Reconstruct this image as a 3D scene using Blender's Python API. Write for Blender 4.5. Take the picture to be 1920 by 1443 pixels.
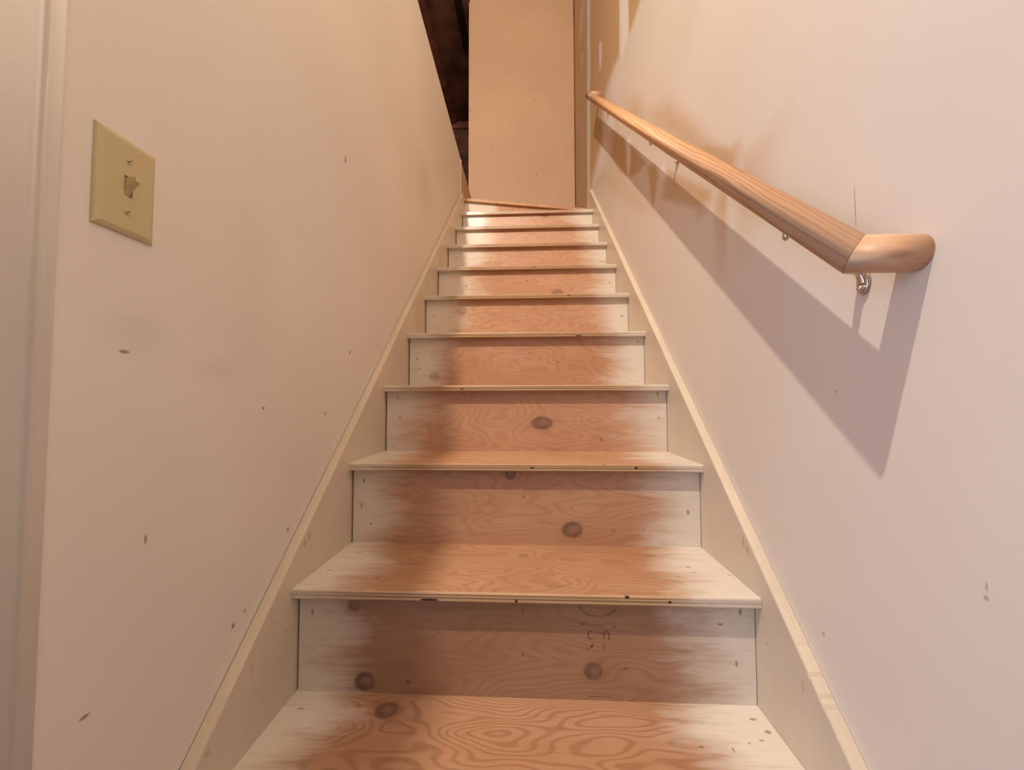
import bpy, bmesh, math, random
import numpy as np
from mathutils import Vector, Matrix

# ------------------------------------------------------------------ scene, camera, light
for o in list(bpy.data.objects):
    bpy.data.objects.remove(o, do_unlink=True)
scene = bpy.context.scene
COL = scene.collection
random.seed(7)

EYE = 0.9564                      # eye height above the lower floor (m)
F_PX, YAW, PIT, ROL = 750.0, -0.04718, 0.0424, -0.00197
cy, sy, cp, sp = math.cos(YAW), math.sin(YAW), math.cos(PIT), math.sin(PIT)
FW = Vector((sy * cp, cy * cp, sp))
RT0 = Vector((cy, -sy, 0.0))
UP0 = RT0.cross(FW)
RT = RT0 * math.cos(ROL) + UP0 * math.sin(ROL)
UP = UP0 * math.cos(ROL) - RT0 * math.sin(ROL)
EYEV = Vector((0, 0, EYE))

cam_data = bpy.data.cameras.new('camera')
cam_data.sensor_fit = 'HORIZONTAL'
cam_data.sensor_width = 36.0
cam_data.lens = F_PX / 1920.0 * 36.0
cam_data.clip_start = 0.02
cam = bpy.data.objects.new('camera', cam_data)
R = Matrix((RT, UP, -FW)).transposed().to_4x4()
cam.matrix_world = Matrix.Translation(EYEV) @ R
COL.objects.link(cam)
scene.camera = cam

world = bpy.data.worlds.new('world')
scene.world = world
world.use_nodes = True
bg = world.node_tree.nodes['Background']
bg.inputs[0].default_value = (0.84, 0.95, 1.32, 1)
bg.inputs[1].default_value = 2.5

lamp = bpy.data.lights.new('hall_bulb', 'POINT')          # bare bulb hanging in the upper hall, beyond the left wall
lamp.energy = 322.0
lamp.color = (1.0, 0.885, 0.745)
lamp.shadow_soft_size = 0.022
lamp_o = bpy.data.objects.new('hall_bulb', lamp)
lamp_o.location = (-0.607, -0.33, EYE + 2.80)
COL.objects.link(lamp_o)

vs = scene.view_settings
vs.view_transform = 'Standard'
vs.look = 'None'
vs.gamma = 1.0
vs.use_curve_mapping = False
vs.exposure = 0.0

# ------------------------------------------------------------------ measures (z relative to floor)
XL, XR = -0.4535, 0.4105          # tread ends / inner faces of the skirt boards
WL, WR = -0.4740, 0.4310          # wall faces
Y1, RUN, RISE, OH = 0.7504, 0.2295, 0.20146, 0.0225
Z0 = EYE - 0.55345                # top of tread 0
TT = 0.0185                       # tread thickness
def tz(n): return Z0 + RISE * n
def ty(n): return Y1 + RUN * (n - 1)
YB = 3.72                         # back wall
def wtop(y): return EYE + 1.704 - 0.0425 * (y - 1.61)   # top of the left wall
ZC = EYE + 3.90                   # hall ceiling
YH = 5.40                         # far wall of the hall
ZU = EYE + 1.64                   # upper floor

def ray(px, py):
    return FW + RT * ((px - 960) / F_PX) + UP * ((721.5 - py) / F_PX)
def on_x(px, py, X):              # where a sight line meets the plane x = X
    v = ray(px, py); return EYEV + v * (X / v.x)
def on_y(px, py, Y):
    v = ray(px, py); return EYEV + v * (Y / v.y)
def on_z(px, py, Z):
    v = ray(px, py); return EYEV + v * ((Z - EYE) / v.z)

# ------------------------------------------------------------------ helpers
def link(name, me, mat=None, parent=None):
    o = bpy.data.objects.new(name, me)
    COL.objects.link(o)
    if mat is not None: me.materials.append(mat)
    if parent is not None: o.parent = parent
    return o
def mesh(name, verts, faces, mat=None, parent=None, smooth=False):
    me = bpy.data.meshes.new(name)
    me.from_pydata([tuple(v) for v in verts], [], faces)
    bm = bmesh.new(); bm.from_mesh(me)
    bmesh.ops.recalc_face_normals(bm, faces=bm.faces)
    bm.to_mesh(me); bm.free()
    if smooth:
        for p in me.polygons: p.use_smooth = True
    me.update()
    return link(name, me, mat, parent)
def from_bm(name, bm, mat=None, parent=None, smooth=False):
    bmesh.ops.recalc_face_normals(bm, faces=bm.faces)
    me = bpy.data.meshes.new(name); bm.to_mesh(me); bm.free()
    if smooth:
        for p in me.polygons: p.use_smooth = True
    return link(name, me, mat, parent)
def box(name, a, b, mat=None, parent=None, bev=0.0):
    bm = bmesh.new()
    x0, y0, z0 = a; x1, y1, z1 = b
    vs_ = [bm.verts.new(p) for p in ((x0,y0,z0),(x1,y0,z0),(x1,y1,z0),(x0,y1,z0),(x0,y0,z1),(x1,y0,z1),(x1,y1,z1),(x0,y1,z1))]
    for f in ((0,3,2,1),(4,5,6,7),(0,1,5,4),(1,2,6,5),(2,3,7,6),(3,0,4,7)): bm.faces.new([vs_[i] for i in f])
    if bev: bmesh.ops.bevel(bm, geom=list(bm.edges), offset=bev, segments=1, affect='EDGES')
    return from_bm(name, bm, mat, parent)
def prism(name, pts, axis, a, b, mat=None, parent=None, bev=0.0):
    """polygon pts extruded along axis ('x': pts are (y,z); 'z': pts are (x,y))"""
    n = len(pts)
    if axis == 'x':
        v = [(a, p[0], p[1]) for p in pts] + [(b, p[0], p[1]) for p in pts]
    elif axis == 'z':
        v = [(p[0], p[1], a) for p in pts] + [(p[0], p[1], b) for p in pts]
    else:
        v = [(p[0], a, p[1]) for p in pts] + [(p[0], b, p[1]) for p in pts]
    f = [tuple(range(n)), tuple(range(2*n-1, n-1, -1))] + [(i, (i+1) % n, n + (i+1) % n, n + i) for i in range(n)]
    o = mesh(name, v, f, mat, parent)
    return o
def empty(name, loc, label, cat, group=None):
    o = bpy.data.objects.new(name, None)
    o.empty_display_size = 0.05
    COL.objects.link(o)
    o.location = loc
    o['label'] = label; o['category'] = cat
    if group: o['group'] = group
    return o
def adopt(parent, *objs):
    """parent keeping world coordinates of meshes written in world space"""
    for o in objs:
        o.parent = parent
        o.matrix_parent_inverse = Matrix.Translation(-Vector(parent.location))
def struct(o):
    o['kind'] = 'structure'; return o

class NB:
    """small helper for building shader nodes"""
    def __init__(self, name):
        self.m = bpy.data.materials.new(name); self.m.use_nodes = True
        self.t = self.m.node_tree; self.n = self.t.nodes; self.l = self.t.links
        self.b = self.n['Principled BSDF']
    def put(self, sock, v):
        if isinstance(v, bpy.types.NodeSocket): self.l.new(v, sock)
        elif isinstance(v, (tuple, list)):
            v = tuple(v)
            if len(sock.default_value) == 4 and len(v) == 3: v = v + (1,)
            sock.default_value = v
        else: sock.default_value = v
    def math(self, op, a, b=None, c=None, clamp=False):
        nd = self.n.new('ShaderNodeMath'); nd.operation = op; nd.use_clamp = clamp
        self.put(nd.inputs[0], a)
        if b is not None: self.put(nd.inputs[1], b)
        if c is not None: self.put(nd.inputs[2], c)
        return nd.outputs[0]
    def vmath(self, op, a, b=None):
        nd = self.n.new('ShaderNodeVectorMath'); nd.operation = op
        self.put(nd.inputs[0], a)
        if b is not None: self.put(nd.inputs[1], b)
        return nd.outputs['Value'] if op in ('LENGTH', 'DOT_PRODUCT') else nd.outputs[0]
    def coord(self):
        if not hasattr(self, '_c'):
            nd = self.n.new('ShaderNodeNewGeometry'); self._c = nd.outputs['Position']; self._nrm = nd.outputs['Normal']
        return self._c
    def sep(self, v):
        nd = self.n.new('ShaderNodeSeparateXYZ'); self.put(nd.inputs[0], v); return nd.outputs[0], nd.outputs[1], nd.outputs[2]
    def noise(self, vec, scale=1.0, detail=2.0, rough=0.5):
        nd = self.n.new('ShaderNodeTexNoise'); self.put(nd.inputs['Vector'], vec)
        nd.inputs['Scale'].default_value = scale; nd.inputs['Detail'].default_value = detail; nd.inputs['Roughness'].default_value = rough
        return nd.outputs[0]
    def step(self, v, lo, hi, a=0.0, b=1.0):
        nd = self.n.new('ShaderNodeMapRange'); nd.interpolation_type = 'SMOOTHSTEP'
        self.put(nd.inputs[0], v); self.put(nd.inputs[1], lo); self.put(nd.inputs[2], hi)
        self.put(nd.inputs[3], a); self.put(nd.inputs[4], b)
        return nd.outputs[0]
    def mix(self, fac, a, b, mode='MIX'):
        nd = self.n.new('ShaderNodeMix'); nd.data_type = 'RGBA'; nd.blend_type = mode
        self.put(nd.inputs[0], fac); self.put(nd.inputs[6], a); self.put(nd.inputs[7], b)
        return nd.outputs[2]
    def attr(self, name):
        nd = self.n.new('ShaderNodeAttribute'); nd.attribute_name = name; return nd.outputs['Color']
    def spot(self, c, r, soft=0.5):
        """elliptical mark: c = centre, r = radii per axis (0 = ignore that axis)"""
        d = self.vmath('SUBTRACT', self.coord(), tuple(c))
        d = self.vmath('MULTIPLY', d, tuple((1.0 / k if k else 0.0) for k in r))
        return self.step(self.vmath('LENGTH', d), 1.0 + soft * .5, 1.0 - soft * .5)
    def bump(self, h, strength=0.2, dist=0.001):
        nd = self.n.new('ShaderNodeBump'); nd.inputs['Strength'].default_value = strength; nd.inputs['Distance'].default_value = dist
        self.put(nd.inputs['Height'], h); self.l.new(nd.outputs[0], self.b.inputs['Normal'])
    def out(self, col, rough=0.5, spec=0.5, metal=0.0):
        self.put(self.b.inputs['Base Color'], col); self.put(self.b.inputs['Roughness'], rough)
        self.b.inputs['Specular IOR Level'].default_value = spec; self.b.inputs['Metallic'].default_value = metal
        return self.m

# ------------------------------------------------------------------ materials
PAINT = (0.745, 0.675, 0.590)       # cream wall paint
SKIRT = (0.66, 0.56, 0.43)
CREAM = (0.745, 0.69, 0.60)         # old stair paint
DRYWALL = (0.56, 0.375, 0.195)       # bare drywall paper
MUD = (0.86, 0.80, 0.77)

def plain(name, col, rough=0.5, var=0.06, scale=3.0, spec=0.4, metal=0.0, bump=0.0):
    b = NB(name)
    n = b.noise(b.coord(), scale, 3.0)
    f = b.step(n, 0.3, 0.7, 1.0 - var, 1.0 + var)
    c = b.mix(1.0, col + (1,), b.vmath('MULTIPLY', (1, 1, 1), f), 'MULTIPLY')
    if bump: b.bump(b.noise(b.coord(), 220.0, 2.0), bump, 0.001)
    return b.out(c, rough, spec, metal)

def wall_left_mat():
    b = NB('cream_wall_paint_scuffed')
    n = b.noise(b.coord(), 2.2, 3.0)
    c = b.mix(b.step(n, 0.3, 0.7), tuple(k * .96 for k in PAINT), tuple(min(1, k * 1.03) for k in PAINT))
    marks = [(648,300,.004,.009),(233,659,.006,.0022),(656,660,.004,.005),(494,765,.003,.003),(610,775,.004,.003),
             (273,1011,.0018,.006),(540,992,.003,.0045),(158,1344,.005,.002),(437,1173,.0035,.004),(848,277,.006,.006),(459,1145,.002,.003)]
    f = None
    for (px, py, ra, rb) in marks:
        p = on_x(px, py, WL)
        s = b.spot(p, (0, ra, rb), .9)
        f = s if f is None else b.math('MAXIMUM', f, s)
    c = b.mix(b.math('MULTIPLY', f, .75), c, (0.17, 0.10, 0.055))
    # rubbed grey smudges
    for (px, py, ra, rb, k) in [(795,335,.09,.10,.16),(260,625,.035,.022,.10),(405,693,.03,.015,.10),(480,560,.05,.25,.05)]:
        p = on_x(px, py, WL)
        c = b.mix(b.math('MULTIPLY', b.spot(p, (0, ra, rb), 1.8), k), c, (0.22, 0.15, 0.10))
    b.bump(b.noise(b.coord(), 160.0, 2.0), .12, .001)
    return b.out(c, .48, .4)

def wall_right_mat():
    b = NB('cream_wall_paint_over_patched_drywall')
    n = b.noise(b.coord(), 2.0, 3.0)
    c = b.mix(b.step(n, 0.3, 0.7), tuple(k * .97 for k in PAINT), tuple(min(1, k * 1.03) for k in PAINT))
    r_, g_, d_ = None, None, None
    nd = b.n.new('ShaderNodeSeparateColor'); b.l.new(b.attr('wear'), nd.inputs[0])
    bare, mud, dirt = nd.outputs[0], nd.outputs[1], nd.outputs[2]
    n2 = b.noise(b.vmath('MULTIPLY', b.coord(), (1, 14, 5)), 1.0, 4.0)
    dry = b.mix(n2, tuple(k * .9 for k in DRYWALL), tuple(k * 1.12 for k in DRYWALL))
    c = b.mix(bare, c, dry)
    c = b.mix(b.math('MULTIPLY', mud, b.step(n2, .2, .55, .75, 1.0)), c, MUD)
    c = b.mix(dirt, c, (0.36, 0.235, 0.14))
    f = None
    for (px, py, ra, rb) in [(1849,1121,.0025,.0025),(1544,1188,.003,.003),(1566,734,.002,.002),(1850,1100,.0012,.004)]:
        s = b.spot(on_x(px, py, WR), (0, ra, rb), .9)
        f = s if f is None else b.math('MAXIMUM', f, s)
    c = b.mix(b.math('MULTIPLY', f, .6), c, (0.35, 0.24, 0.15))
    for (x0, y0, x1, y1) in [(1601, 345, 1606, 432)]:           # hairline crack
        p = on_x((x0+x1)/2, (y0+y1)/2, WR)
        c = b.mix(b.math('MULTIPLY', b.spot(p, (0, .0009, .032), .8), .6), c, (0.25, 0.17, 0.11))
    b.bump(b.noise(b.coord(), 160.0, 2.0), .12, .001)
    return b.out(c, .48, .4)

def stair_mat(name, plane, level, y, seed, knots=(), ticks=(), voids=(), strong=0.4, edge=(.300, .300), fade=.045, tone=(1, 1, 1), gf=1.0):
    """worn plywood with cream paint left at the ends; plane 'xz' riser or 'xy' tread"""
    b = NB(name)
    P = b.coord(); X, Y, Z = b.sep(P)
    b.coord()
    V = Z if plane == 'xz' else b.math('SUBTRACT', Y, b.math('MULTIPLY', Z, .6))
    cmb = b.n.new('ShaderNodeCombineXYZ'); b.put(cmb.inputs[0], X); b.put(cmb.inputs[1], V); b.put(cmb.inputs[2], seed * 3.17)
    U = cmb.outputs[0]
    # grain field: rings of a peeled sheet, flowing round the knots
    w1 = b.noise(b.vmath('MULTIPLY', U, (2.3, 7.0, 1)), 1.0, 2.0, .5)
    w2 = b.noise(b.vmath('MULTIPLY', U, (7.0, 30.0, 1)), 1.0, 2.0, .5)
    g = b.math('ADD', b.math('MULTIPLY', V, 26.0 * gf), b.math('MULTIPLY', w1, 20.0 * gf))
    g = b.math('ADD', g, b.math('MULTIPLY', w2, .7))
    kmask, kring = None, None
    for (c, ra, rb, dark) in knots:
        rr = (ra, 0, rb) if plane == 'xz' else (ra, rb, 0)
        big = b.spot(c, tuple(k * 2.6 for k in rr), 1.6)
        g = b.math('ADD', g, b.math('MULTIPLY', big, 1.6))
        s = b.math('MULTIPLY', b.spot(c, rr, .35), dark)
        kmask = s if kmask is None else b.math('MAXIMUM', kmask, s)
        h = b.math('MULTIPLY', b.spot(c, tuple(k * 1.5 for k in rr), 1.0), .35 * dark)
        kring = h if kring is None else b.math('MAXIMUM', kring, h)
    rings = b.math('SINE', b.math('MULTIPLY', g, 6.2832))
    rings = b.step(rings, -.1, 1.0)
    fine = b.noise(b.vmath('MULTIPLY', U, (5.0, 330.0, 1)), 1.0, 3.0, .6)
    blotch = b.noise(b.vmath('MULTIPLY', U, (4.0, 6.0, 1)), 1.0, 3.0, .6)
    t = tone
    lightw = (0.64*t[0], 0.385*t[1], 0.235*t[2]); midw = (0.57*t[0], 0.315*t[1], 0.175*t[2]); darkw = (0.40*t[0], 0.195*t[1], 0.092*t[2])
    wood = b.mix(b.step(blotch, .32, .68), lightw, midw)
    wood = b.mix(b.math('MULTIPLY', rings, strong), wood, darkw)
    wood = b.mix(b.math('MULTIPLY', b.step(fine, .45, .75), .28), wood, darkw)
    # paint left at the two ends
    n1 = b.noise(b.vmath('MULTIPLY', U, (9.0, 60.0, 1)), 1.0, 4.0, .65)
    n3 = b.noise(b.vmath('MULTIPLY', U, (3.0, 9.0, 1)), 1.0, 2.0, .5)
    xc = (XL + XR) / 2
    wob = b.math('ADD', b.math('MULTIPLY', b.math('SUBTRACT', n1, .5), .16), b.math('MULTIPLY', b.math('SUBTRACT', n3, .5), .18))
    xr = b.math('ADD', b.math('SUBTRACT', X, xc), wob)
    pr = b.step(xr, edge[1] - fade, edge[1] + fade)
    xl = b.math('ADD', b.math('SUBTRACT', xc, X), wob)
    pl = b.step(xl, edge[0] - fade, edge[0] + fade)
    paint = b.math('MAXIMUM', pr, pl)
    if plane == 'xz': paint = b.math('MULTIPLY', paint, .93)
    else: paint = b.math('MULTIPLY', paint, .96)
    cream = b.mix(b.math('MULTIPLY', b.step(fine, .5, .8), .22), CREAM, (0.55, 0.40, 0.24))
    cream = b.mix(b.math('MULTIPLY', b.step(n1, .56, .74), .35), cream, lightw)
    c = b.mix(paint, wood, cream)
    if kring is not None:
        c = b.mix(kring, c, darkw)
        kn = b.noise(b.vmath('MULTIPLY', U, (70, 70, 1)), 1.0, 2.0)
        c = b.mix(kmask, c, b.mix(kn, (0.05, 0.024, 0.016), (0.24, 0.115, 0.072)))
        for (cc_, ra, rb, dark) in knots:                # paler heart of the knot
            rr = (ra * .5, 0, rb * .45) if plane == 'xz' else (ra * .5, rb * .45, 0)
            off = Vector((ra * .15, 0, rb * .1)) if plane == 'xz' else Vector((ra * .15, rb * .1, 0))
            c = b.mix(b.math('MULTIPLY', b.spot(Vector(cc_) + off, rr, 1.2), .45 * dark), c, (0.36, 0.20, 0.14))
    f = None
    for (cc, ra, rb) in ticks:
        rr = (ra, 0, rb) if plane == 'xz' else (ra, rb, 0)
        s = b.spot(cc, rr, .8)
        f = s if f is None else b.math('MAXIMUM', f, s)
    if f is not None: c = b.mix(b.math('MULTIPLY', f, .62), c, (0.14, 0.075, 0.035))
    rough = b.step(paint, 0, 1, .40, .30)
    if plane == 'xy':                                    # plies showing on the front edge
        fr = b.step(Y, y + .0035, y + .0015)
        zz = b.math('SUBTRACT', Z, level - TT)
        ply = b.math('SINE', b.math('MULTIPLY', zz, 6.2832 / .0062))
        pc = b.mix(b.step(ply, -.2, .6), (0.50, 0.335, 0.185), (0.27, 0.135, 0.058))
        pc = b.mix(b.math('MULTIPLY', b.step(fine, .4, .7), .35), pc, (0.30, 0.15, 0.06))
        c2 = b.mix(b.math('MULTIPLY', paint, .70), pc, CREAM)
        c = b.mix(b.math('MULTIPLY', fr, .9), c, c2)
        f = None
        for (cc, ra, rb) in voids:
            s = b.spot(cc, (ra, 0, rb), .4)
            f = s if f is None else b.math('MAXIMUM', f, s)
        if f is not None: c = b.mix(b.math('MULTIPLY', f, fr), c, (0.03, 0.014, 0.008))
    b.bump(b.math('ADD', fine, b.math('MULTIPLY', rings, .3)), .12, .0008)
    return b.out(c, rough, .45)

def rail_mat():
    b = NB('varnished_pine_rail')
    P = b.coord()
    a = Vector((0, 1.0, .885)).normalized()
    along = b.vmath('DOT_PRODUCT', P, tuple(a))
    perp = b.vmath('DOT_PRODUCT', P, (0, -a.z, a.y))
    X, Y, Z = b.sep(P)
    cmb = b.n.new('ShaderNodeCombineXYZ'); b.put(cmb.inputs[0], X); b.put(cmb.inputs[1], perp); b.put(cmb.inputs[2], along)
    U = cmb.outputs[0]
    w = b.noise(b.vmath('MULTIPLY', U, (34, 34, 2.2)), 1.0, 2.0)
    g = b.math('ADD', b.math('MULTIPLY', b.math('ADD', perp, b.math('MULTIPLY', X, .55)), 230.0), b.math('MULTIPLY', w, 6.5))
    rings = b.step(b.math('SINE', b.math('MULTIPLY', g, 3.6)), .25, 1.0)
    fine = b.noise(b.vmath('MULTIPLY', U, (420, 420, 9)), 1.0, 2.0)
    c = b.mix(b.math('MULTIPLY', rings, .60), (0.74, 0.42, 0.22), (0.40, 0.175, 0.065))
    c = b.mix(b.math('MULTIPLY', b.step(fine, .45, .75), .22), c, (0.33, 0.15, 0.06))
    worn = b.step(b.math('ADD', along, b.math('MULTIPLY', w, .25)), 1.55, 1.15)        # hand-worn, paler low end
    c = b.mix(b.math('MULTIPLY', worn, .5), c, (0.74, 0.47, 0.31))
    for (yk, zk) in [(1.63, .5)]:
        pass
    s = b.spot((.364 - .02, 2.27, EYE + 1.77), (.05, .05, .05), .7)                     # whitish spot near the top
    c = b.mix(b.math('MULTIPLY', s, .85), c, (0.80, 0.74, 0.70))
    b.bump(fine, .08, .0006)
    return b.out(c, .50, .42)

M = {}
M['left'] = wall_left_mat()
M['right'] = wall_right_mat()
M['cream'] = plain('cream_wall_paint', PAINT, .5, .04, 2.0, .35, bump=.1)
def tan_mat():
    b = NB('tan_wall_paint')
    c = b.mix(b.step(b.noise(b.coord(), 2.0, 3.0), .3, .7), (0.555, 0.372, 0.238), (0.605, 0.405, 0.260))
    f = None
    for (px, py, ra, rb) in [(1078,149,.006,.005),(1079,235,.006,.005),(1003,188,.003,.009),(1000,203,.003,.007),(921,281,.006,.006),(1006,329,.006,.006),(882,206,.005,.010)]:
        k = b.spot(on_y(px, py, YB), (ra, 0, rb), .8)
        f = k if f is None else b.math('MAXIMUM', f, k)
    c = b.mix(b.math('MULTIPLY', f, .7), c, (0.14, 0.07, 0.03))
    return b.out(c, .5, .35)
M['tan'] = tan_mat()
M['trim'] = plain('cream_trim_gloss_paint', (0.65, 0.575, 0.49), .36, .04, 5.0, .45)
M['drywall'] = plain('bare_drywall_paper', DRYWALL, .8, .08, 5.0, .2)
M['mud'] = plain('white_joint_compound', MUD, .7, .05, 12.0, .3)
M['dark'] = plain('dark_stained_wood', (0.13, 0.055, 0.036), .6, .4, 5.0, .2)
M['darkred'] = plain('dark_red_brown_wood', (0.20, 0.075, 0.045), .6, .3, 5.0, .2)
M['black'] = plain('black_stained_wood', (0.02, 0.010, 0.008), .7, .2, 5.0, .15)
M['floor'] = plain('dark_grey_concrete', (0.15, 0.135, 0.12), .7, .15, 4.0, .3)
M['rail'] = rail_mat()
def return_mat():
    b = NB('worn_pine_return')
    X, Y, Z = b.sep(b.coord())
    fine = b.noise(b.vmath('MULTIPLY', b.coord(), (12, 330, 330)), 1.0, 2.0)
    wide = b.noise(b.vmath('MULTIPLY', b.coord(), (6, 60, 60)), 1.0, 2.0)
    c = b.mix(b.step(wide, .35, .65), (0.70, 0.45, 0.30), (0.60, 0.36, 0.215))
    c = b.mix(b.math('MULTIPLY', b.step(fine, .48, .75), .25), c, (0.40, 0.21, 0.11))
    s = b.spot((.395, .444, EYE + .158), (.012, .02, .004), 1.2)
    c = b.mix(b.math('MULTIPLY', s, .45), c, (0.25, 0.12, 0.07))
    return b.out(c, .45, .4)
M['return'] = return_mat()
M['metal'] = plain('brushed_nickel', (0.62, 0.57, 0.51), .28, .05, 30.0, .5, 1.0)
M['ivory'] = plain('ivory_plastic', (0.53, 0.43, 0.235), .38, .02, 4.0, .5)
M['slot'] = plain('dark_slot', (0.10, 0.07, 0.04), .6, .02, 4.0, .3)
M['stamp'] = plain('faded_brown_ink', (0.20, 0.09, 0.045), .6, .3, 200.0, .2)
def skirt_mat():
    b = NB('cream_skirt_paint_scuffed')
    n = b.noise(b.coord(), 6.0, 3.0)
    c = b.mix(b.step(n, .3, .7), tuple(k * .95 for k in SKIRT), tuple(k * 1.04 for k in SKIRT))
    f = None
    for (px, py, X, ra, rb) in [(472,1255,XL,.002,.008),(520,1168,XL,.0015,.004),(537,1182,XL,.003,.003),(372,1412,WL+.008,.005,.004),
                                (580,1004,XL,.005,.010),(572,1018,XL,.006,.006),(1100,480,XR,.004,.004)]:
        s = b.spot(on_x(px, py, X), (0, ra, rb), .9)
        f = s if f is None else b.math('MAXIMUM', f, s)
    c = b.mix(b.math('MULTIPLY', f, .38), c, (0.24, 0.15, 0.075))
    # wood grain telegraphing through thin paint
    fine = b.noise(b.vmath('MULTIPLY', b.coord(), (300, 8, 8)), 1.0, 2.0)
    c = b.mix(b.math('MULTIPLY', b.step(fine, .5, .8), .12), c, (0.50, 0.36, 0.20))
    return b.out(c, .42, .4)
M['skirt'] = skirt_mat()

# ------------------------------------------------------------------ the shell
struct(box('floor', (-3.6, -3.0, -.1), (1.2, 4.2, 0), M['floor']))
# left wall: painted part, then the bare piece round the turn
YE = 2.655
YS = -0.95
def left_part(name, y0, y1, mat):
    return prism(name, [(y0, 0), (y1, 0), (y1, wtop(y1)), (y0, wtop(y0))], 'x', WL - .114, WL, mat)
wl = struct(left_part('wall_left', 0.300, YE, M['left']))
struct(prism('wall_left_entry', [(YS, 0), (-.52, 0), (-.52, EYE + 1.09), (.300, EYE + 1.09), (.300, wtop(.3)), (YS, wtop(YS))], 'x', WL - .114, WL, M['cream']))
struct(prism('wall_left_turn', [(YE + .006, 0), (YB, 0), (YB, tz(10) - TT - .001), (3.27, tz(10) - TT - .001), (3.27, wtop(3.27)), (YE + .006, wtop(YE))], 'x', WL - .114, WL, M['drywall']))
struct(box('trim_11', (WL - .05, YE, 0), (WL + .0030, YE + .006, wtop(YE)), M['mud']))

# right wall: one plane with paint, bare drywall and joint compound recorded on its points
def right_wall():
    ys = np.concatenate([np.linspace(YS, .8, 12), np.arange(.86, 3.50, .0075), np.linspace(3.5, YB + .05, 6)])
    zs = np.concatenate([np.linspace(0, EYE + .45, 8), np.arange(EYE + .5, EYE + 3.02, .0075), np.linspace(EYE + 3.1, EYE + 4.1, 4)])
    ny, nz = len(ys), len(zs)
    Yg, Zg = np.meshgrid(ys, zs, indexing='ij')
    pts = np.stack([np.full(Yg.size, WR), Yg.ravel(), Zg.ravel()], 1)
    v = pts - np.array(EYEV)
    d = v @ np.array(FW); d = np.where(d < .05, .05, d)
    px = 960 + F_PX * (v @ np.array(RT)) / d
    py = 721.5 - F_PX * (v @ np.array(UP)) / d
    # wall-plane coordinates of outlines are looked up through the sight lines of the survey
    def poly_mask(poly, soft):
        poly = np.array(poly, float)
        inside = np.zeros(len(px), bool); dist = np.full(len(px), 1e9)
        n = len(poly); j = n - 1
        for i in range(n):
            (x0, y0), (x1, y1) = poly[j], poly[i]
            c = ((y1 > py) != (y0 > py)) & (px < (x0 - x1) * (py - y1) / (y0 - y1 + 1e-12) + x1)
            inside ^= c
            ex, ey = x1 - x0, y1 - y0
            t = np.clip(((px - x0) * ex + (py - y0) * ey) / (ex * ex + ey * ey + 1e-9), 0, 1)
            dist = np.minimum(dist, np.hypot(px - x0 - t * ex, py - y0 - t * ey))
            j = i
        s = np.where(inside, dist, -dist)
        m = np.clip(s / soft * .5 + .5, 0, 1)
        return m * m * (3 - 2 * m)
    bare = np.zeros(len(px)); mud = np.zeros(len(px)); dirt = np.zeros(len(px))
    def B(p, s, k=1.0):
        nonlocal bare; bare = np.maximum(bare, k * poly_mask(p, s))
    def U(p, s, k=1.0):
        nonlocal mud; mud = np.maximum(mud, k * poly_mask(p, s))
    def D(p, s, k=1.0):
        nonlocal dirt; dirt = np.maximum(dirt, k * poly_mask(p, s))
    # bare paper by the turn
    B([(1060,-60),(1163,-60),(1163,100),(1150,128),(1140,160),(1131,195),(1130,255),(1121,290),(1108,338),(1100,420),(1060,420)], 5)
    B([(1176,-60),(1222,-60),(1201,0),(1181,62),(1177,58)], 4)
    # tan patches below and above the rail
    B([(1147,243),(1172,258),(1176,300),(1177,333),(1160,322),(1146,292)], 4, .95)
    B([(1182,268),(1196,285),(1212,306),(1196,324),(1180,333)], 4, .9)
    B([(1214,312),(1228,308),(1234,330),(1228,375),(1222,392)], 5, .9)
    B([(1250,318),(1300,342),(1372,374),(1340,394),(1310,392),(1270,380),(1240,372)], 9, .85)
    B([(1285,278),(1330,268),(1385,284),(1449,292),(1424,316),(1404,331),(1340,306)], 9, .85)
    B([(1222,212),(1252,192),(1290,220),(1330,262),(1345,296),(1290,276),(1240,240)], 24, .62)
    B([(1178,190),(1200,180),(1204,215),(1186,222)], 16, .5)
    B([(1120,335),(1150,300),(1180,335),(1240,400),(1200,400)], 16, .3)
    # joint compound
    U([(1162,-60),(1176,-60),(1179,60),(1166,112),(1162,100)], 3)
    U([(1101,-60),(1106.5,-60),(1106.5,420),(1101,420)], 1.6)
    U([(1124,80),(1127.5,78),(1128,110),(1125,134),(1123.5,110)], 2.2)
    U([(1092,-20),(1098,-20),(1091,50),(1084,90),(1085,70)], 2.5, .8)
    U([(1090,98),(1092.5,98),(1092,132),(1090,130)], 2, .5)
    U([(1133,212),(1143,214),(1154,224),(1149,243),(1140,236)], 3, .9)
    U([(1122,296),(1136,262),(1140,275),(1128,318),(1112,350)], 4, .8)
    U([(1176,262),(1183,252),(1182,300),(1177,330),(1175,300)], 2.5, .9)
    U([(1236,322),(1247,302),(1250,330),(1240,338)], 3, .75)
    U([(1142,150),(1158,128),(1166,112),(1172,140),(1160,190),(1138,200)], 10, .55)
    U([(1335,395),(1372,374),(1400,392),(1385,420),(1350,420)], 6, .35)
    wear = np.stack([bare, mud, dirt, np.ones_like(bare)], 1).astype(np.float32)
    idx = np.arange(ny * nz).reshape(ny, nz)
    q = np.stack([idx[:-1, :-1], idx[1:, :-1], idx[1:, 1:], idx[:-1, 1:]], -1).reshape(-1, 4)
    q = q[:, ::-1]                                         # face the stairs
    # outer skin gives the wall its thickness
    base = len(pts)
    ymin, ymax, zmin, zmax = ys[0], ys[-1], zs[0], zs[-1]
    ex = [(WR + .1, ymin, zmin), (WR + .1, ymax, zmin), (WR + .1, ymax, zmax), (WR + .1, ymin, zmax)]
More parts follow.
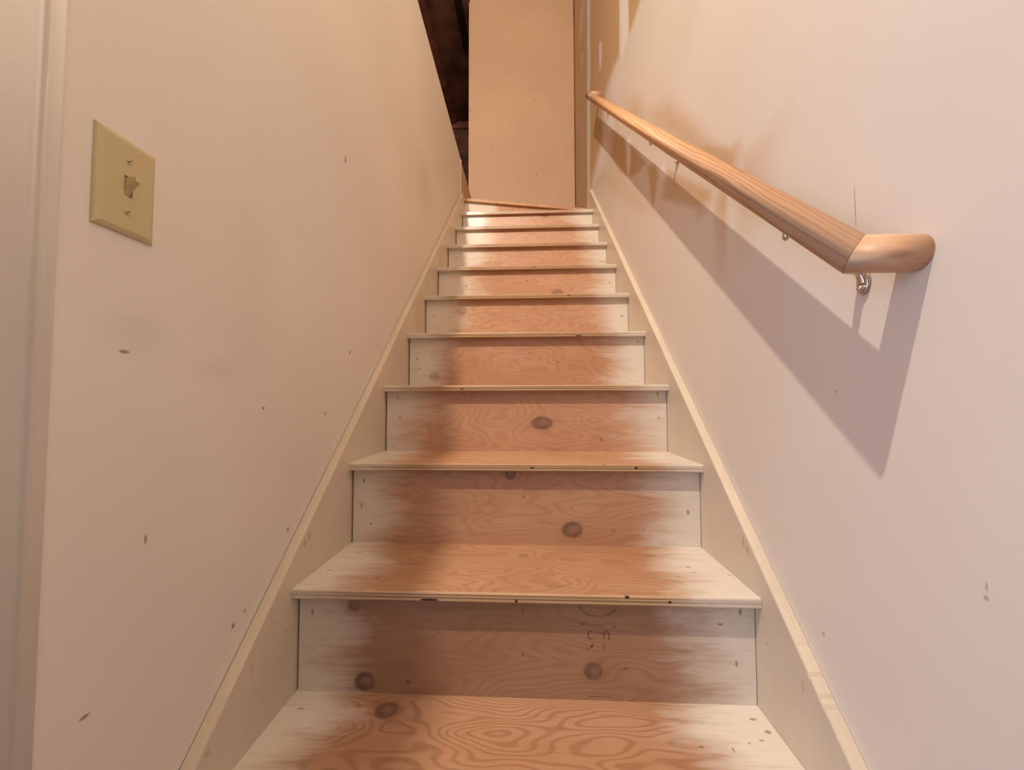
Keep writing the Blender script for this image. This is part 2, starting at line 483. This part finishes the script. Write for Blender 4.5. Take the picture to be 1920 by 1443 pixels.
    allv = np.concatenate([pts, np.array(ex)])
    c0, c1, c2, c3 = idx[0, 0], idx[-1, 0], idx[-1, -1], idx[0, -1]
    faces = q.tolist() + [[base, base+1, base+2, base+3], [int(c0), int(c1), base+1, base], [int(c1), int(c2), base+2, base+1],
                          [int(c2), int(c3), base+3, base+2], [int(c3), int(c0), base, base+3]]
    me = bpy.data.meshes.new('wall_right')
    me.from_pydata(allv.tolist(), [], faces)
    a = me.color_attributes.new('wear', 'FLOAT_COLOR', 'POINT')
    w = np.concatenate([wear, np.tile(np.array([[0, 0, 0, 1]], np.float32), (4, 1))])
    a.data.foreach_set('color', w.ravel())
    me.update()
    return link('wall_right', me, M['right'])
struct(right_wall())
struct(box('corner_shade_strip', (WR - .009, YB - .004, tz(10)), (WR - .0005, YB, EYE + 4.09), M['darkred']))  # dark strip standing in for the shadowed gap where the walls meet
ZS = EYE + 4.1                    # the stairwell itself is open higher than the hall
struct(box('wall_back', (-.588, YB, 0), (WR, YB + .10, ZS), M['tan']))
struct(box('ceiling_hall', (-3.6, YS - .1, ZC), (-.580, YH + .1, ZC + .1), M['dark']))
struct(box('ceiling', (-.580, YS - .1, ZS), (WR + .1, YB + .1, ZS + .1), M['cream']))
struct(box('wall_left_upper', (-.680, YS - .1, ZC + .1), (-.580, YB + .1, ZS + .1), M['cream']))
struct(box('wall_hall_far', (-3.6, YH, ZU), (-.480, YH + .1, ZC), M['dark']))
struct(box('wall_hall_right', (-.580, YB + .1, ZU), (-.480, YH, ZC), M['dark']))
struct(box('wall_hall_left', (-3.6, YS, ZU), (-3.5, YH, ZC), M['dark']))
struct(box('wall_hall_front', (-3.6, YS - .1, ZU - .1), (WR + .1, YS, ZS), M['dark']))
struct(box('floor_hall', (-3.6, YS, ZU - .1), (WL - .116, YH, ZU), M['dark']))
# dark boards and battens under the hall ceiling
struct(box('trim_1', (-1.30, YS, ZC - .03), (-1.01, YH, ZC), M['darkred']))
struct(box('trim_2', (-.725, YS, ZC - .04), (-.655, 4.17, ZC), M['black']))
struct(box('trim_3', (-3.5, YH - .03, ZC - .09), (-.580, YH, ZC), M['darkred']))

# door and casing at the left edge of the picture
prof = [(.3670, 0), (.3668, .0072), (.3650, .0086), (.3600, .0090), (.3560, .0092), (.3535, .0105), (.3515, .0122), (.3495, .0126), (.3478, .0120), (.3460, .0104), (.3420, .0100), (.3300, .0110), (.3150, .0128), (.3080, .0138), (.2980, .0140), (.2960, .012), (.2960, 0)]
def casing(name, zt):
    n = len(prof)
    v = [(WL + p[1], p[0], 0.0) for p in prof] + [(WL + p[1], p[0], zt + (p[0] - .296)) for p in prof]
    f = [tuple(range(n)), tuple(range(2*n-1, n-1, -1))] + [(i, (i+1) % n, n + (i+1) % n, n + i) for i in range(n)]
    o = mesh(name, v, f, M['trim'])
    for p in o.data.polygons: p.use_smooth = len(p.vertices) == 4
    return o
struct(casing('trim_4', EYE + 1.075))
struct(box('trim_5', (WL - .002, -.59, EYE + 1.076), (WL + .016, .296, EYE + 1.146), M['trim'], bev=.003))
# open doorway to the lower room: jamb boards and the near casing
struct(box('trim_7', (WL - .114, .282, 0), (WL, .299, EYE + 1.074), M['trim']))
struct(box('trim_8', (WL - .114, -.519, 0), (WL, -.502, EYE + 1.074), M['trim']))
struct(box('trim_9', (WL - .114, -.502, EYE + 1.060), (WL, .282, EYE + 1.077), M['trim']))
struct(box('trim_10', (WL, -.59, 0), (WL + .014, -.519, EYE + 1.075), M['trim'], bev=.003))
struct(box('fill_block_wall', (WL - .114, YS - .1, 0), (WR + .1, YS, ZU - .1), M['floor']))  # unseen dark wall, added to cut fill light from behind

# ------------------------------------------------------------------ staircase
stairs = empty('staircase', ((XL + XR) / 2, ty(-1), 0), 'steep plywood staircase with worn cream paint at the tread ends', 'staircase')
def rk(n, lst):     # marks on riser n
    Y = ty(n) + OH
    return [(on_y(a, b_, Y), r0 * Y / F_PX, r1 * Y / F_PX, k) for (a, b_, r0, r1, k) in lst]
def rt(n, lst):
    Y = ty(n) + OH
    return [(on_y(a, b_, Y), r0 * Y / F_PX, r1 * Y / F_PX) for (a, b_, r0, r1) in lst]
RK = {1: [(684,1277,19,17,.95),(1112,1258,17,16,.8),(664,1134,11,12,.6)],
      2: [(957,889,10,10,.75),(1073,993,19,15,.8)],
      3: [(1016,793,20,12,.75)], 4: [(815,706,10,8,.3)], 5: [(866,582,10,8,.4)], 6: [(1045,548,11,6,.5)], 9: [(1022,402,8,6,.6)]}
RTK = {1: [(586,1146,2,6),(980,1144,2,6),(980,1228,2,5),(1388,1146,2.5,7),(1381,1244,2,6),(766,1278,5,4),(1174,1253,7,2),(1350,1170,5,2)],
       2: [(682,900,2,5),(678,948,2,4),(982,931,2,3.5),(1290,960,2.5,4),(1150,995,4,1.5),(1207,992,1.5,1.5),(695,981,3,2)],
       3: [(746,745,1.5,3),(750,783,2,2),(1233,738,1.5,4),(1127,824,2.5,3),(1235,783,2,2)],
       4: [(783,672,1.5,2.5),(786,690,1.5,2),(992,662,1.5,2),(1046,679,1.5,2.5),(1196,640,1.5,2)],
       5: [(989,590,1.6,1.6),(813,592,1.5,1.5),(1166,592,3,1.5),(1061,599,1.2,1.2)],
       6: [(988,526,1.5,1.8),(874,536,1.5,2),(1143,530,1.2,1.5)],
       7: [(994,475,1,2),(994,492,1,2),(855,487,1,2),(1130,490,8,.8)],
       8: [(868,449,1,1.2),(1113,450,1,1.2)], 9: [(880,408,1.2,1.2)]}
RE = {1: (.34, .345), 2: (.345, .345), 3: (.335, .345), 4: (.30, .325), 5: (.30, .33), 6: (.265, .35), 7: (.265, .35), 8: (.245, .34), 9: (.25, .315)}
YN10L, YN10R = 2.795, 2.985           # the turning tread: its nosing runs away to the right
risers = []
for n in range(-1, 10):
    y = ty(n) + OH
    zb = tz(n - 1) if n > -1 else 0.0
    zt = tz(n) - TT
    m = stair_mat('plywood_riser', 'xz', tz(n), y, n + 20, rk(n, RK.get(n, [])), rt(n, RTK.get(n, [])), (), .30,
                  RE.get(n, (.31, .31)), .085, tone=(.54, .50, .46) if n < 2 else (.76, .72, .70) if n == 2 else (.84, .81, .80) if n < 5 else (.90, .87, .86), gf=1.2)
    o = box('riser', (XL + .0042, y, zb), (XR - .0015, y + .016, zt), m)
    risers.append(o); adopt(stairs, o)
    # dark carriage behind the gaps
TKN = {0: [(on_z(724,1331,tz(0)), .020, .020, .85)], 1: [(on_z(983,1041,tz(1)), .012, .012, .4), (on_z(1040,1098,tz(1)), .02, .008, .3)]}
VO = {1: [(805,1124,17,2.2),(968,1127,2.5,3),(1176,1119,4,3.2),(1256,1129,3.5,2.5)],
      2: [(998,877,3.5,1.8),(1132,870,3,1.8),(1193,877,3.5,1.8)],
      3: [(866,729,3.5,1.4),(947,718,2,1.2)], 4: [(1085,629,6,1)], 5: [(1066,553.5,2.5,1)], 6: [(1002,500,2,1),(1027,497,1.6,1)], 7: [(1023,458,1.4,.8)]}
TTK = {0: [(1440,1372,.005,.004),(1428,1388,.004,.002),(1375,1405,.002,.004),(1405,1393,.002,.002),(1315,1400,.002,.001),(1412,1348,.006,.003),(564,1328,.007,.002),(1315,1400,.004,.002)],
       1: [(1290,1063,.006,.003),(1302,1073,.003,.002),(1272,1080,.003,.002),(1368,1078,.003,.003),(675,1037,.008,.002),(617,1068,.006,.002),(1305,1031,.012,.0012)],
       2: [(1258,861,.010,.0015)]}
TE = {0: (.34, .31), 1: (.335, .33), 2: (.33, .32)}
def tread_profile(y, z, yb):
    """side outline of a plywood tread: eased front edge with the plies slightly uneven"""
    return [(yb, z), (y + .004, z), (y + .0012, z - .0012), (y, z - .0038), (y, z - .0092), (y + .0011, z - .0100), (y + .0004, z - .0108),
            (y + .0002, z - .0165), (y + .0014, z - TT), (yb, z - TT)]
for n in range(-1, 10):
    y = ty(n); z = tz(n); yb = ty(n + 1) + OH + .012
    vo = [(on_y(a, b_, y), r0 * y / F_PX, r1 * y / F_PX) for (a, b_, r0, r1) in VO.get(n, [])]
    tk = [(on_z(a, b_, z), r0, r1) for (a, b_, r0, r1) in TTK.get(n, [])]
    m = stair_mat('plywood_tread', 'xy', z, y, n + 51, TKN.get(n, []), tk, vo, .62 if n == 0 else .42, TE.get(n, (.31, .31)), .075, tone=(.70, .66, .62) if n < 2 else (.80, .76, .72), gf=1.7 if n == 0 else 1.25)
    if n < 9:
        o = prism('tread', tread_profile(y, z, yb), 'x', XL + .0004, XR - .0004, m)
    else:
        o = prism('tread', [(XL + .0004, y + .002), (XR - .0004, y + .002), (XR - .0004, YN10R + OH + .012), (XL + .0004, YN10L + OH + .012)], 'z', z - TT, z, m)
        nose = None
    adopt(stairs, o)
# turning step: skewed riser and a wedge tread reaching the back wall
def skew(yl, yr, x):
    return yl + (yr - yl) * (x - XL) / (XR - XL)
z10 = tz(10)
m = stair_mat('plywood_riser', 'xz', z10, 2.8, 33, (), [(on_y(897, 377, 2.82), .005, .005)], (), .3, (.22, .36), .05)
xa, xb = WL + .002, WR - .002
mr = mesh('riser', [(xa, skew(YN10L, YN10R, xa) + OH, tz(9)), (xb, skew(YN10L, YN10R, xb) + OH, tz(9)), (xb, skew(YN10L, YN10R, xb) + OH + .016, tz(9)), (xa, skew(YN10L, YN10R, xa) + OH + .016, tz(9)),
                    (xa, skew(YN10L, YN10R, xa) + OH, z10 - TT), (xb, skew(YN10L, YN10R, xb) + OH, z10 - TT), (xb, skew(YN10L, YN10R, xb) + OH + .016, z10 - TT), (xa, skew(YN10L, YN10R, xa) + OH + .016, z10 - TT)],
          [(0,3,2,1),(4,5,6,7),(0,1,5,4),(1,2,6,5),(2,3,7,6),(3,0,4,7)], m)
adopt(stairs, mr)
m = stair_mat('plywood_tread', 'xy', z10, 2.7, 71, (), (), (), .4, (.5, .5), .05)
o = prism('tread', [(xa, skew(YN10L, YN10R, xa)), (xb, skew(YN10L, YN10R, xb)), (xb, YB - .002), (xa, YB - .002)], 'z', z10 - TT, z10, m)
adopt(stairs, o)
struct(box('floor_landing', (-.574, 3.28, z10 - TT), (xa - .002, YB - .002, z10), M['floor']))
struct(box('trim_6', (-.589, 3.28, z10 - TT), (-.576, YB - .002, ZU), M['drywall']))

# skirt boards: a board along each wall, its top parallel to the flight
def skirt(name, x0, x1, y0, y1, h0, h1, chips=()):
    sl = RISE / RUN
    def nose(y): return tz(1) + (y - Y1) * sl
    def hh(y): return h0 + (h1 - h0) * (y - .45) / (2.66 - .45)
    ys = sorted(set([y0, y1] + list(np.linspace(y0, y1, 9)) + [c[0] for c in chips]))
    cd = dict(chips)
    top = [(y, nose(y) + hh(y) - cd.get(y, 0.0)) for y in ys]
    return top, nose
def skirt_board(xin, xwall, y0, y1, h0, h1, endcut, chips=()):
    top, nose = skirt('s', xin, xwall, y0, y1, h0, h1, chips)
    s = 1 if xwall > xin else -1
    th = abs(xwall - xin)
    g_ = .0014 if s < 0 else .0006
    bm = bmesh.new()
    rings = []
    for (y, z) in top:
        zb = max(0.0, nose(y) - .40)
        rings.append([bm.verts.new(p) for p in ((xin, y, zb), (xin, y, z - .0035), (xin + s * .0012, y, z - .001), (xin + s * .009, y, z), (xwall - s * g_, y, z - .0005), (xwall - s * g_, y, zb))])
    yl, zl = top[-1]
    if endcut:                                            # square-cut upper end
        e = endcut
        zb = nose(yl) - .40
        rings.append([bm.verts.new(p) for p in ((xin, yl + e, zb + .1), (xin, yl + e, zl - e * 2.2), (xin + s * .0012, yl + e, zl - e * 2.2 + .002), (xin + s * .009, yl + e, zl - e * 2.2 + .003), (xwall - s * .0005, yl + e, zl - e * 2.2 + .003), (xwall - s * .0005, yl + e, zb + .1))])
    for a, b_ in zip(rings[:-1], rings[1:]):
        for i in range(6): bm.faces.new((a[i], a[(i+1) % 6], b_[(i+1) % 6], b_[i]))
    bm.faces.new(rings[0]); bm.faces.new(list(reversed(rings[-1])))
    o = from_bm('skirt_board', bm, M['skirt'])
    adopt(stairs, o)
    return o
sk1 = skirt_board(XL, WL, .18, 2.655, .046, .104, .06)
chips = [(.598, 0.0), (.602, .0032), (.606, .0012), (.611, .0030), (.615, .0008), (.621, .0016), (.627, .0004), (.631, .0036), (.634, .0002), (.655, .0), (.66, .0015), (.664, 0.0)]
sk2 = skirt_board(XR, WR, .18, 2.735, .050, .079, .012, chips)
sk1['label'] = 'cream skirt board along the left wall'; sk2['label'] = 'cream skirt board with a chipped top along the right wall'

# grade stamp printed on the lowest full riser
def stamp():
    Y = ty(1) + OH
    def stroke(pts, w):
        bm = bmesh.new()
        P = [on_y(a, b_, Y) for a, b_ in pts]
        w = w * Y / F_PX / 2
        L, Rr = [], []
        for i, p in enumerate(P):
            t = (P[min(i+1, len(P)-1)] - P[max(i-1, 0)]).normalized()
            nrm = Vector((-t.z, 0, t.x)) * w
            L.append(bm.verts.new((p.x + nrm.x, Y - .0003, p.z + nrm.z))); Rr.append(bm.verts.new((p.x - nrm.x, Y - .0003, p.z - nrm.z)))
        for i in range(len(P) - 1): bm.faces.new((L[i], L[i+1], Rr[i+1], Rr[i]))
        o = from_bm('stamp_mark', bm, M['stamp']); o.parent = risers[2]
    arc = lambda cx, cy_, rx, ry, a0, a1, n=14: [(cx + rx * math.cos(math.radians(a0 + (a1-a0) * i / n)), cy_ + ry * math.sin(math.radians(a0 + (a1-a0) * i / n))) for i in range(n + 1)]
    stroke(arc(1122, 1134, 35, 21, 5, 175), 1.8)                 # half ring under the nosing
    stroke(arc(1108, 1190, 5.5, 7.5, 300, 60), 2.2)              # C
    stroke([(1122, 1186.5), (1131, 1186)], 1.8)                  # -
    stroke([(1133, 1199), (1133, 1187)] + arc(1137, 1188, 4.5, 5, 180, 360, 8) + [(1142, 1199)], 2.2)
    stroke([(1101, 1214), (1103, 1218)], 2.6); stroke([(1108, 1214), (1112, 1206)], 2.2); stroke([(1106, 1211), (1113, 1211)], 1.8)
    stroke([(1132, 1206), (1133, 1218)], 1.4)
    for k in range(4): stroke([(1088 + k * 4, 1166), (1089 + k * 4, 1173)], 1.6)
    stroke([(1104, 1170), (1135, 1172)], 1.0); stroke([(1150, 1172), (1154, 1176)], 2.0)
    stroke([(1101, 1310), (1101, 1304), (1148, 1307)], 1.2)
stamp()

# ------------------------------------------------------------------ handrail
RX, RR = 0.364, 0.0208
PA = Vector((RX, .461, EYE + .165)); PB = Vector((RX, 2.41, EYE + 1.887))
hr = empty('handrail', (WR, PA.y, PA.z), 'round varnished pine handrail returned into the right wall', 'handrail')
axis = (PB - PA).normalized()
def cyl_between(bm, c0, n0, c1, n1, ax, r, seg=32, rings=1):
    """cylinder along ax whose ends lie in planes (c0,n0) and (c1,n1)"""
    ref = Vector((1, 0, 0)) if abs(ax.x) < .9 else Vector((0, 0, 1))
    u = (ref - ax * ref.dot(ax)).normalized(); v = ax.cross(u)
    R0, R1 = [], []
    for i in range(seg):
        a = 2 * math.pi * i / seg
        off = (u * math.cos(a) + v * math.sin(a)) * r
        for c, nn, L in ((c0, n0, R0), (c1, n1, R1)):
            p = c + off
            t = (c - p).dot(nn) / ax.dot(nn)
            L.append(bm.verts.new(p + ax * t))
    for i in range(seg):
        f = bm.faces.new((R0[i], R0[(i+1) % seg], R1[(i+1) % seg], R1[i])); f.smooth = True
    bm.faces.new(list(reversed(R0))); bm.faces.new(R1)
xax = Vector((1, 0, 0))
mit = (axis - xax).normalized()           # mitre plane at the lower corner (between +axis and +x legs)
bm = bmesh.new(); cyl_between(bm, PA, mit, PB, (axis + xax).normalized(), axis, RR)
o1 = from_bm('rail', bm, M['rail'])
bm = bmesh.new(); cyl_between(bm, PA + Vector((.0006, 0, 0)), mit, Vector((WR, PA.y, PA.z)), xax, xax, RR)
o2 = from_bm('rail_return', bm, M['return'])
bm = bmesh.new(); cyl_between(bm, PB, (axis + xax).normalized(), Vector((WR, PB.y, PB.z)), xax, xax, RR)
o3 = from_bm('rail_return', bm, M['return'])
adopt(hr, o1, o2, o3)

def tube(bm, pts, radii, seg=10, flat=None):
    """swept tube; flat = (rx, ry) scale of the section"""
    prev = None; rings = []
    for i, p in enumerate(pts):
        t = (pts[min(i+1, len(pts)-1)] - pts[max(i-1, 0)]).normalized()
        ref = Vector((0, 1, 0)) if abs(t.y) < .9 else Vector((1, 0, 0))
        u = (ref - t * ref.dot(t)).normalized(); v = t.cross(u)
        r = radii[i] if isinstance(radii, (list, tuple)) else radii
        fx, fy = flat or (1, 1)
        rings.append([bm.verts.new(p + (u * math.cos(a) * fx + v * math.sin(a) * fy) * r) for a in [2 * math.pi * k / seg for k in range(seg)]])
    for a, b_ in zip(rings[:-1], rings[1:]):
        for k in range(seg):
            f = bm.faces.new((a[k], a[(k+1) % seg], b_[(k+1) % seg], b_[k])); f.smooth = True
    bm.faces.new(list(reversed(rings[0]))); bm.faces.new(rings[-1])
def ball(bm, c, r, s=(1, 1, 1)):
    bmesh.ops.create_uvsphere(bm, u_segments=14, v_segments=8, radius=1.0, matrix=Matrix.Translation(c) @ Matrix.Diagonal((r * s[0], r * s[1], r * s[2], 1)))
    for f in bm.faces: f.smooth = True
def bracket(y):
    """wall bracket: foot on the wall, curved arm, saddle strap under the rail"""
    t = (y - PA.y) / (PB.y - PA.y)
    c = PA.lerp(PB, t)
    under = c - Vector((0, -axis.z, axis.y)) * (RR + .001)
    foot = Vector((WR, c.y + .011, c.z - .062))
    bm = bmesh.new()
    pts = [under + Vector((.008, -.004, -.001)), Vector((RX + .034, foot.y - .006, foot.z + .0155)), Vector((WR - .009, foot.y, foot.z + .011)), Vector((WR - .0045, foot.y, foot.z + .003)), Vector((WR - .003, foot.y, foot.z - .004))]
    sm = []
    for i in range(len(pts) - 1):
        a0, a1, a2, a3 = pts[max(i-1, 0)], pts[i], pts[i+1], pts[min(i+2, len(pts)-1)]
        for k in range(5):
            s = k / 5
            sm.append(.5 * ((2*a1) + (a2 - a0) * s + (2*a0 - 5*a1 + 4*a2 - a3) * s*s + (-a0 + 3*a1 - 3*a2 + a3) * s**3))
    sm.append(pts[-1])
    tube(bm, sm, .0048, 10, (1.3, .8))
    arm = from_bm('bracket', bm, M['metal'])
    bm = bmesh.new()
    tube(bm, [Vector((WR, foot.y, foot.z - .0005)), Vector((WR - .0025, foot.y, foot.z)), Vector((WR - .0045, foot.y, foot.z))], [.012, .012, .0095], 18, (.85, 1.5))
    plate = from_bm('wall_plate', bm, M['metal'])
    bm = bmesh.new(); ball(bm, Vector((WR - .006, foot.y, foot.z - .010)), .0042)
    scr = from_bm('screw', bm, M['metal'])
    # saddle strap along the underside
    nrm = Vector((0, -axis.z, axis.y))
    bm = bmesh.new()
    a, b_ = under - axis * .004, under + axis * .075
    for i in range(2):
        pass
    q = []
    for e in (a, b_):
        for dx in (.002, .015):
            for h in (0.0, -.0022):
                q.append(bm.verts.new(e + Vector((dx, 0, 0)) + nrm * (h + .0030)))
    for f in ((0,1,3,2),(4,6,7,5),(0,4,5,1),(2,3,7,6),(0,2,6,4),(1,5,7,3)): bm.faces.new([q[i] for i in f])
    strap = from_bm('saddle_strap', bm, M['metal'])
    bm = bmesh.new(); ball(bm, under + axis * .066 - nrm * .006 + Vector((.006, 0, 0)), .0070, (.7, .8, 1.15))
    s2 = from_bm('screw', bm, M['metal'])
    adopt(hr, arm)
    for k in (plate, scr, strap, s2): k.parent = arm
    return arm
for y in (.520, 1.145, 2.14): bracket(y)

# ------------------------------------------------------------------ light switch
pc = (on_x(183, 228, WL + .005) + on_x(290, 457, WL + .005)) / 2
pc.x = WL
sw = empty('light_switch', pc, 'ivory toggle light switch on the left wall', 'light switch')
hw, hh_ = .0348, .0562
pw = .0055
def plate_mesh():
    bm = bmesh.new()
    lv = [(hw, hh_, 0.0), (hw, hh_, .0018), (hw - .0014, hh_ - .0014, .0034), (hw - .0052, hh_ - .0050, .0052), (hw - .0065, hh_ - .0062, .0055)]
    rings = []
    for (a, b_, d_) in lv:
        r_ = []
        for (s, t) in ((-1, -1), (1, -1), (1, 1), (-1, 1)):
            r_.append(bm.verts.new((WL + d_, pc.y + s * a, pc.z + t * b_)))
        rings.append(r_)
    for a, b_ in zip(rings[:-1], rings[1:]):
        for k in range(4): bm.faces.new((a[k], a[(k+1) % 4], b_[(k+1) % 4], b_[k]))
    # face with the toggle opening
    o_ = [bm.verts.new((WL + .0055, pc.y + s * .0050, pc.z + t * .0120)) for (s, t) in ((-1, -1), (1, -1), (1, 1), (-1, 1))]
    i_ = [bm.verts.new((WL + .0015, pc.y + s * .0050, pc.z + t * .0120)) for (s, t) in ((-1, -1), (1, -1), (1, 1), (-1, 1))]
    top = rings[-1]
    for k in range(4):
        bm.faces.new((top[k], top[(k+1) % 4], o_[(k+1) % 4], o_[k]))
        bm.faces.new((o_[k], o_[(k+1) % 4], i_[(k+1) % 4], i_[k]))
    bm.faces.new(i_); bm.faces.new(list(reversed(rings[0])))
    return from_bm('cover_plate', bm, M['ivory'])
pl = plate_mesh()
bm = bmesh.new()
tv = [(.0016, -.0042, -.0105), (.0016, .0042, -.0105), (.0016, .0042, .0105), (.0016, -.0042, .0105),
      (.0070, -.0036, -.0030), (.0070, .0036, -.0030), (.0070, .0036, .0095), (.0070, -.0036, .0095),
      (.0175, -.0026, .0052), (.0175, .0026, .0052), (.0165, .0026, .0108), (.0165, -.0026, .0108)]
q = [bm.verts.new((WL + a, pc.y + b_, pc.z + c)) for a, b_, c in tv]
for s in (0, 4):
    for k in range(4): bm.faces.new((q[s+k], q[s+(k+1) % 4], q[s+4+(k+1) % 4], q[s+4+k]))
bm.faces.new(q[8:12]); bm.faces.new(list(reversed(q[0:4])))
tg = from_bm('toggle', bm, M['ivory'])
adopt(sw, pl, tg)
for dz in (.0302, -.0302):
    bm = bmesh.new()
    bmesh.ops.create_cone(bm, cap_ends=True, segments=16, radius1=.0036, radius2=.0030, depth=.0012,
                          matrix=Matrix.Translation((WL + .0060, pc.y, pc.z + dz)) @ Matrix.Rotation(math.pi / 2, 4, 'Y'))
    s = from_bm('screw', bm, M['ivory']); adopt(sw, s)
    bm = bmesh.new()
    a = math.radians(35)
    d1 = Vector((0, math.cos(a), math.sin(a))); d2 = Vector((0, -math.sin(a), math.cos(a)))
    c = Vector((WL + .0067, pc.y, pc.z + dz))
    vv = [bm.verts.new(c + d1 * s_ * .0030 + d2 * t_ * .0005 + Vector((h, 0, 0))) for h in (-.0005, .0001) for (s_, t_) in ((-1, -1), (1, -1), (1, 1), (-1, 1))]
    for f in ((0,3,2,1),(4,5,6,7),(0,1,5,4),(1,2,6,5),(2,3,7,6),(3,0,4,7)): bm.faces.new([vv[i] for i in f])
    sl = from_bm('screw_slot', bm, M['slot']); sl.parent = s
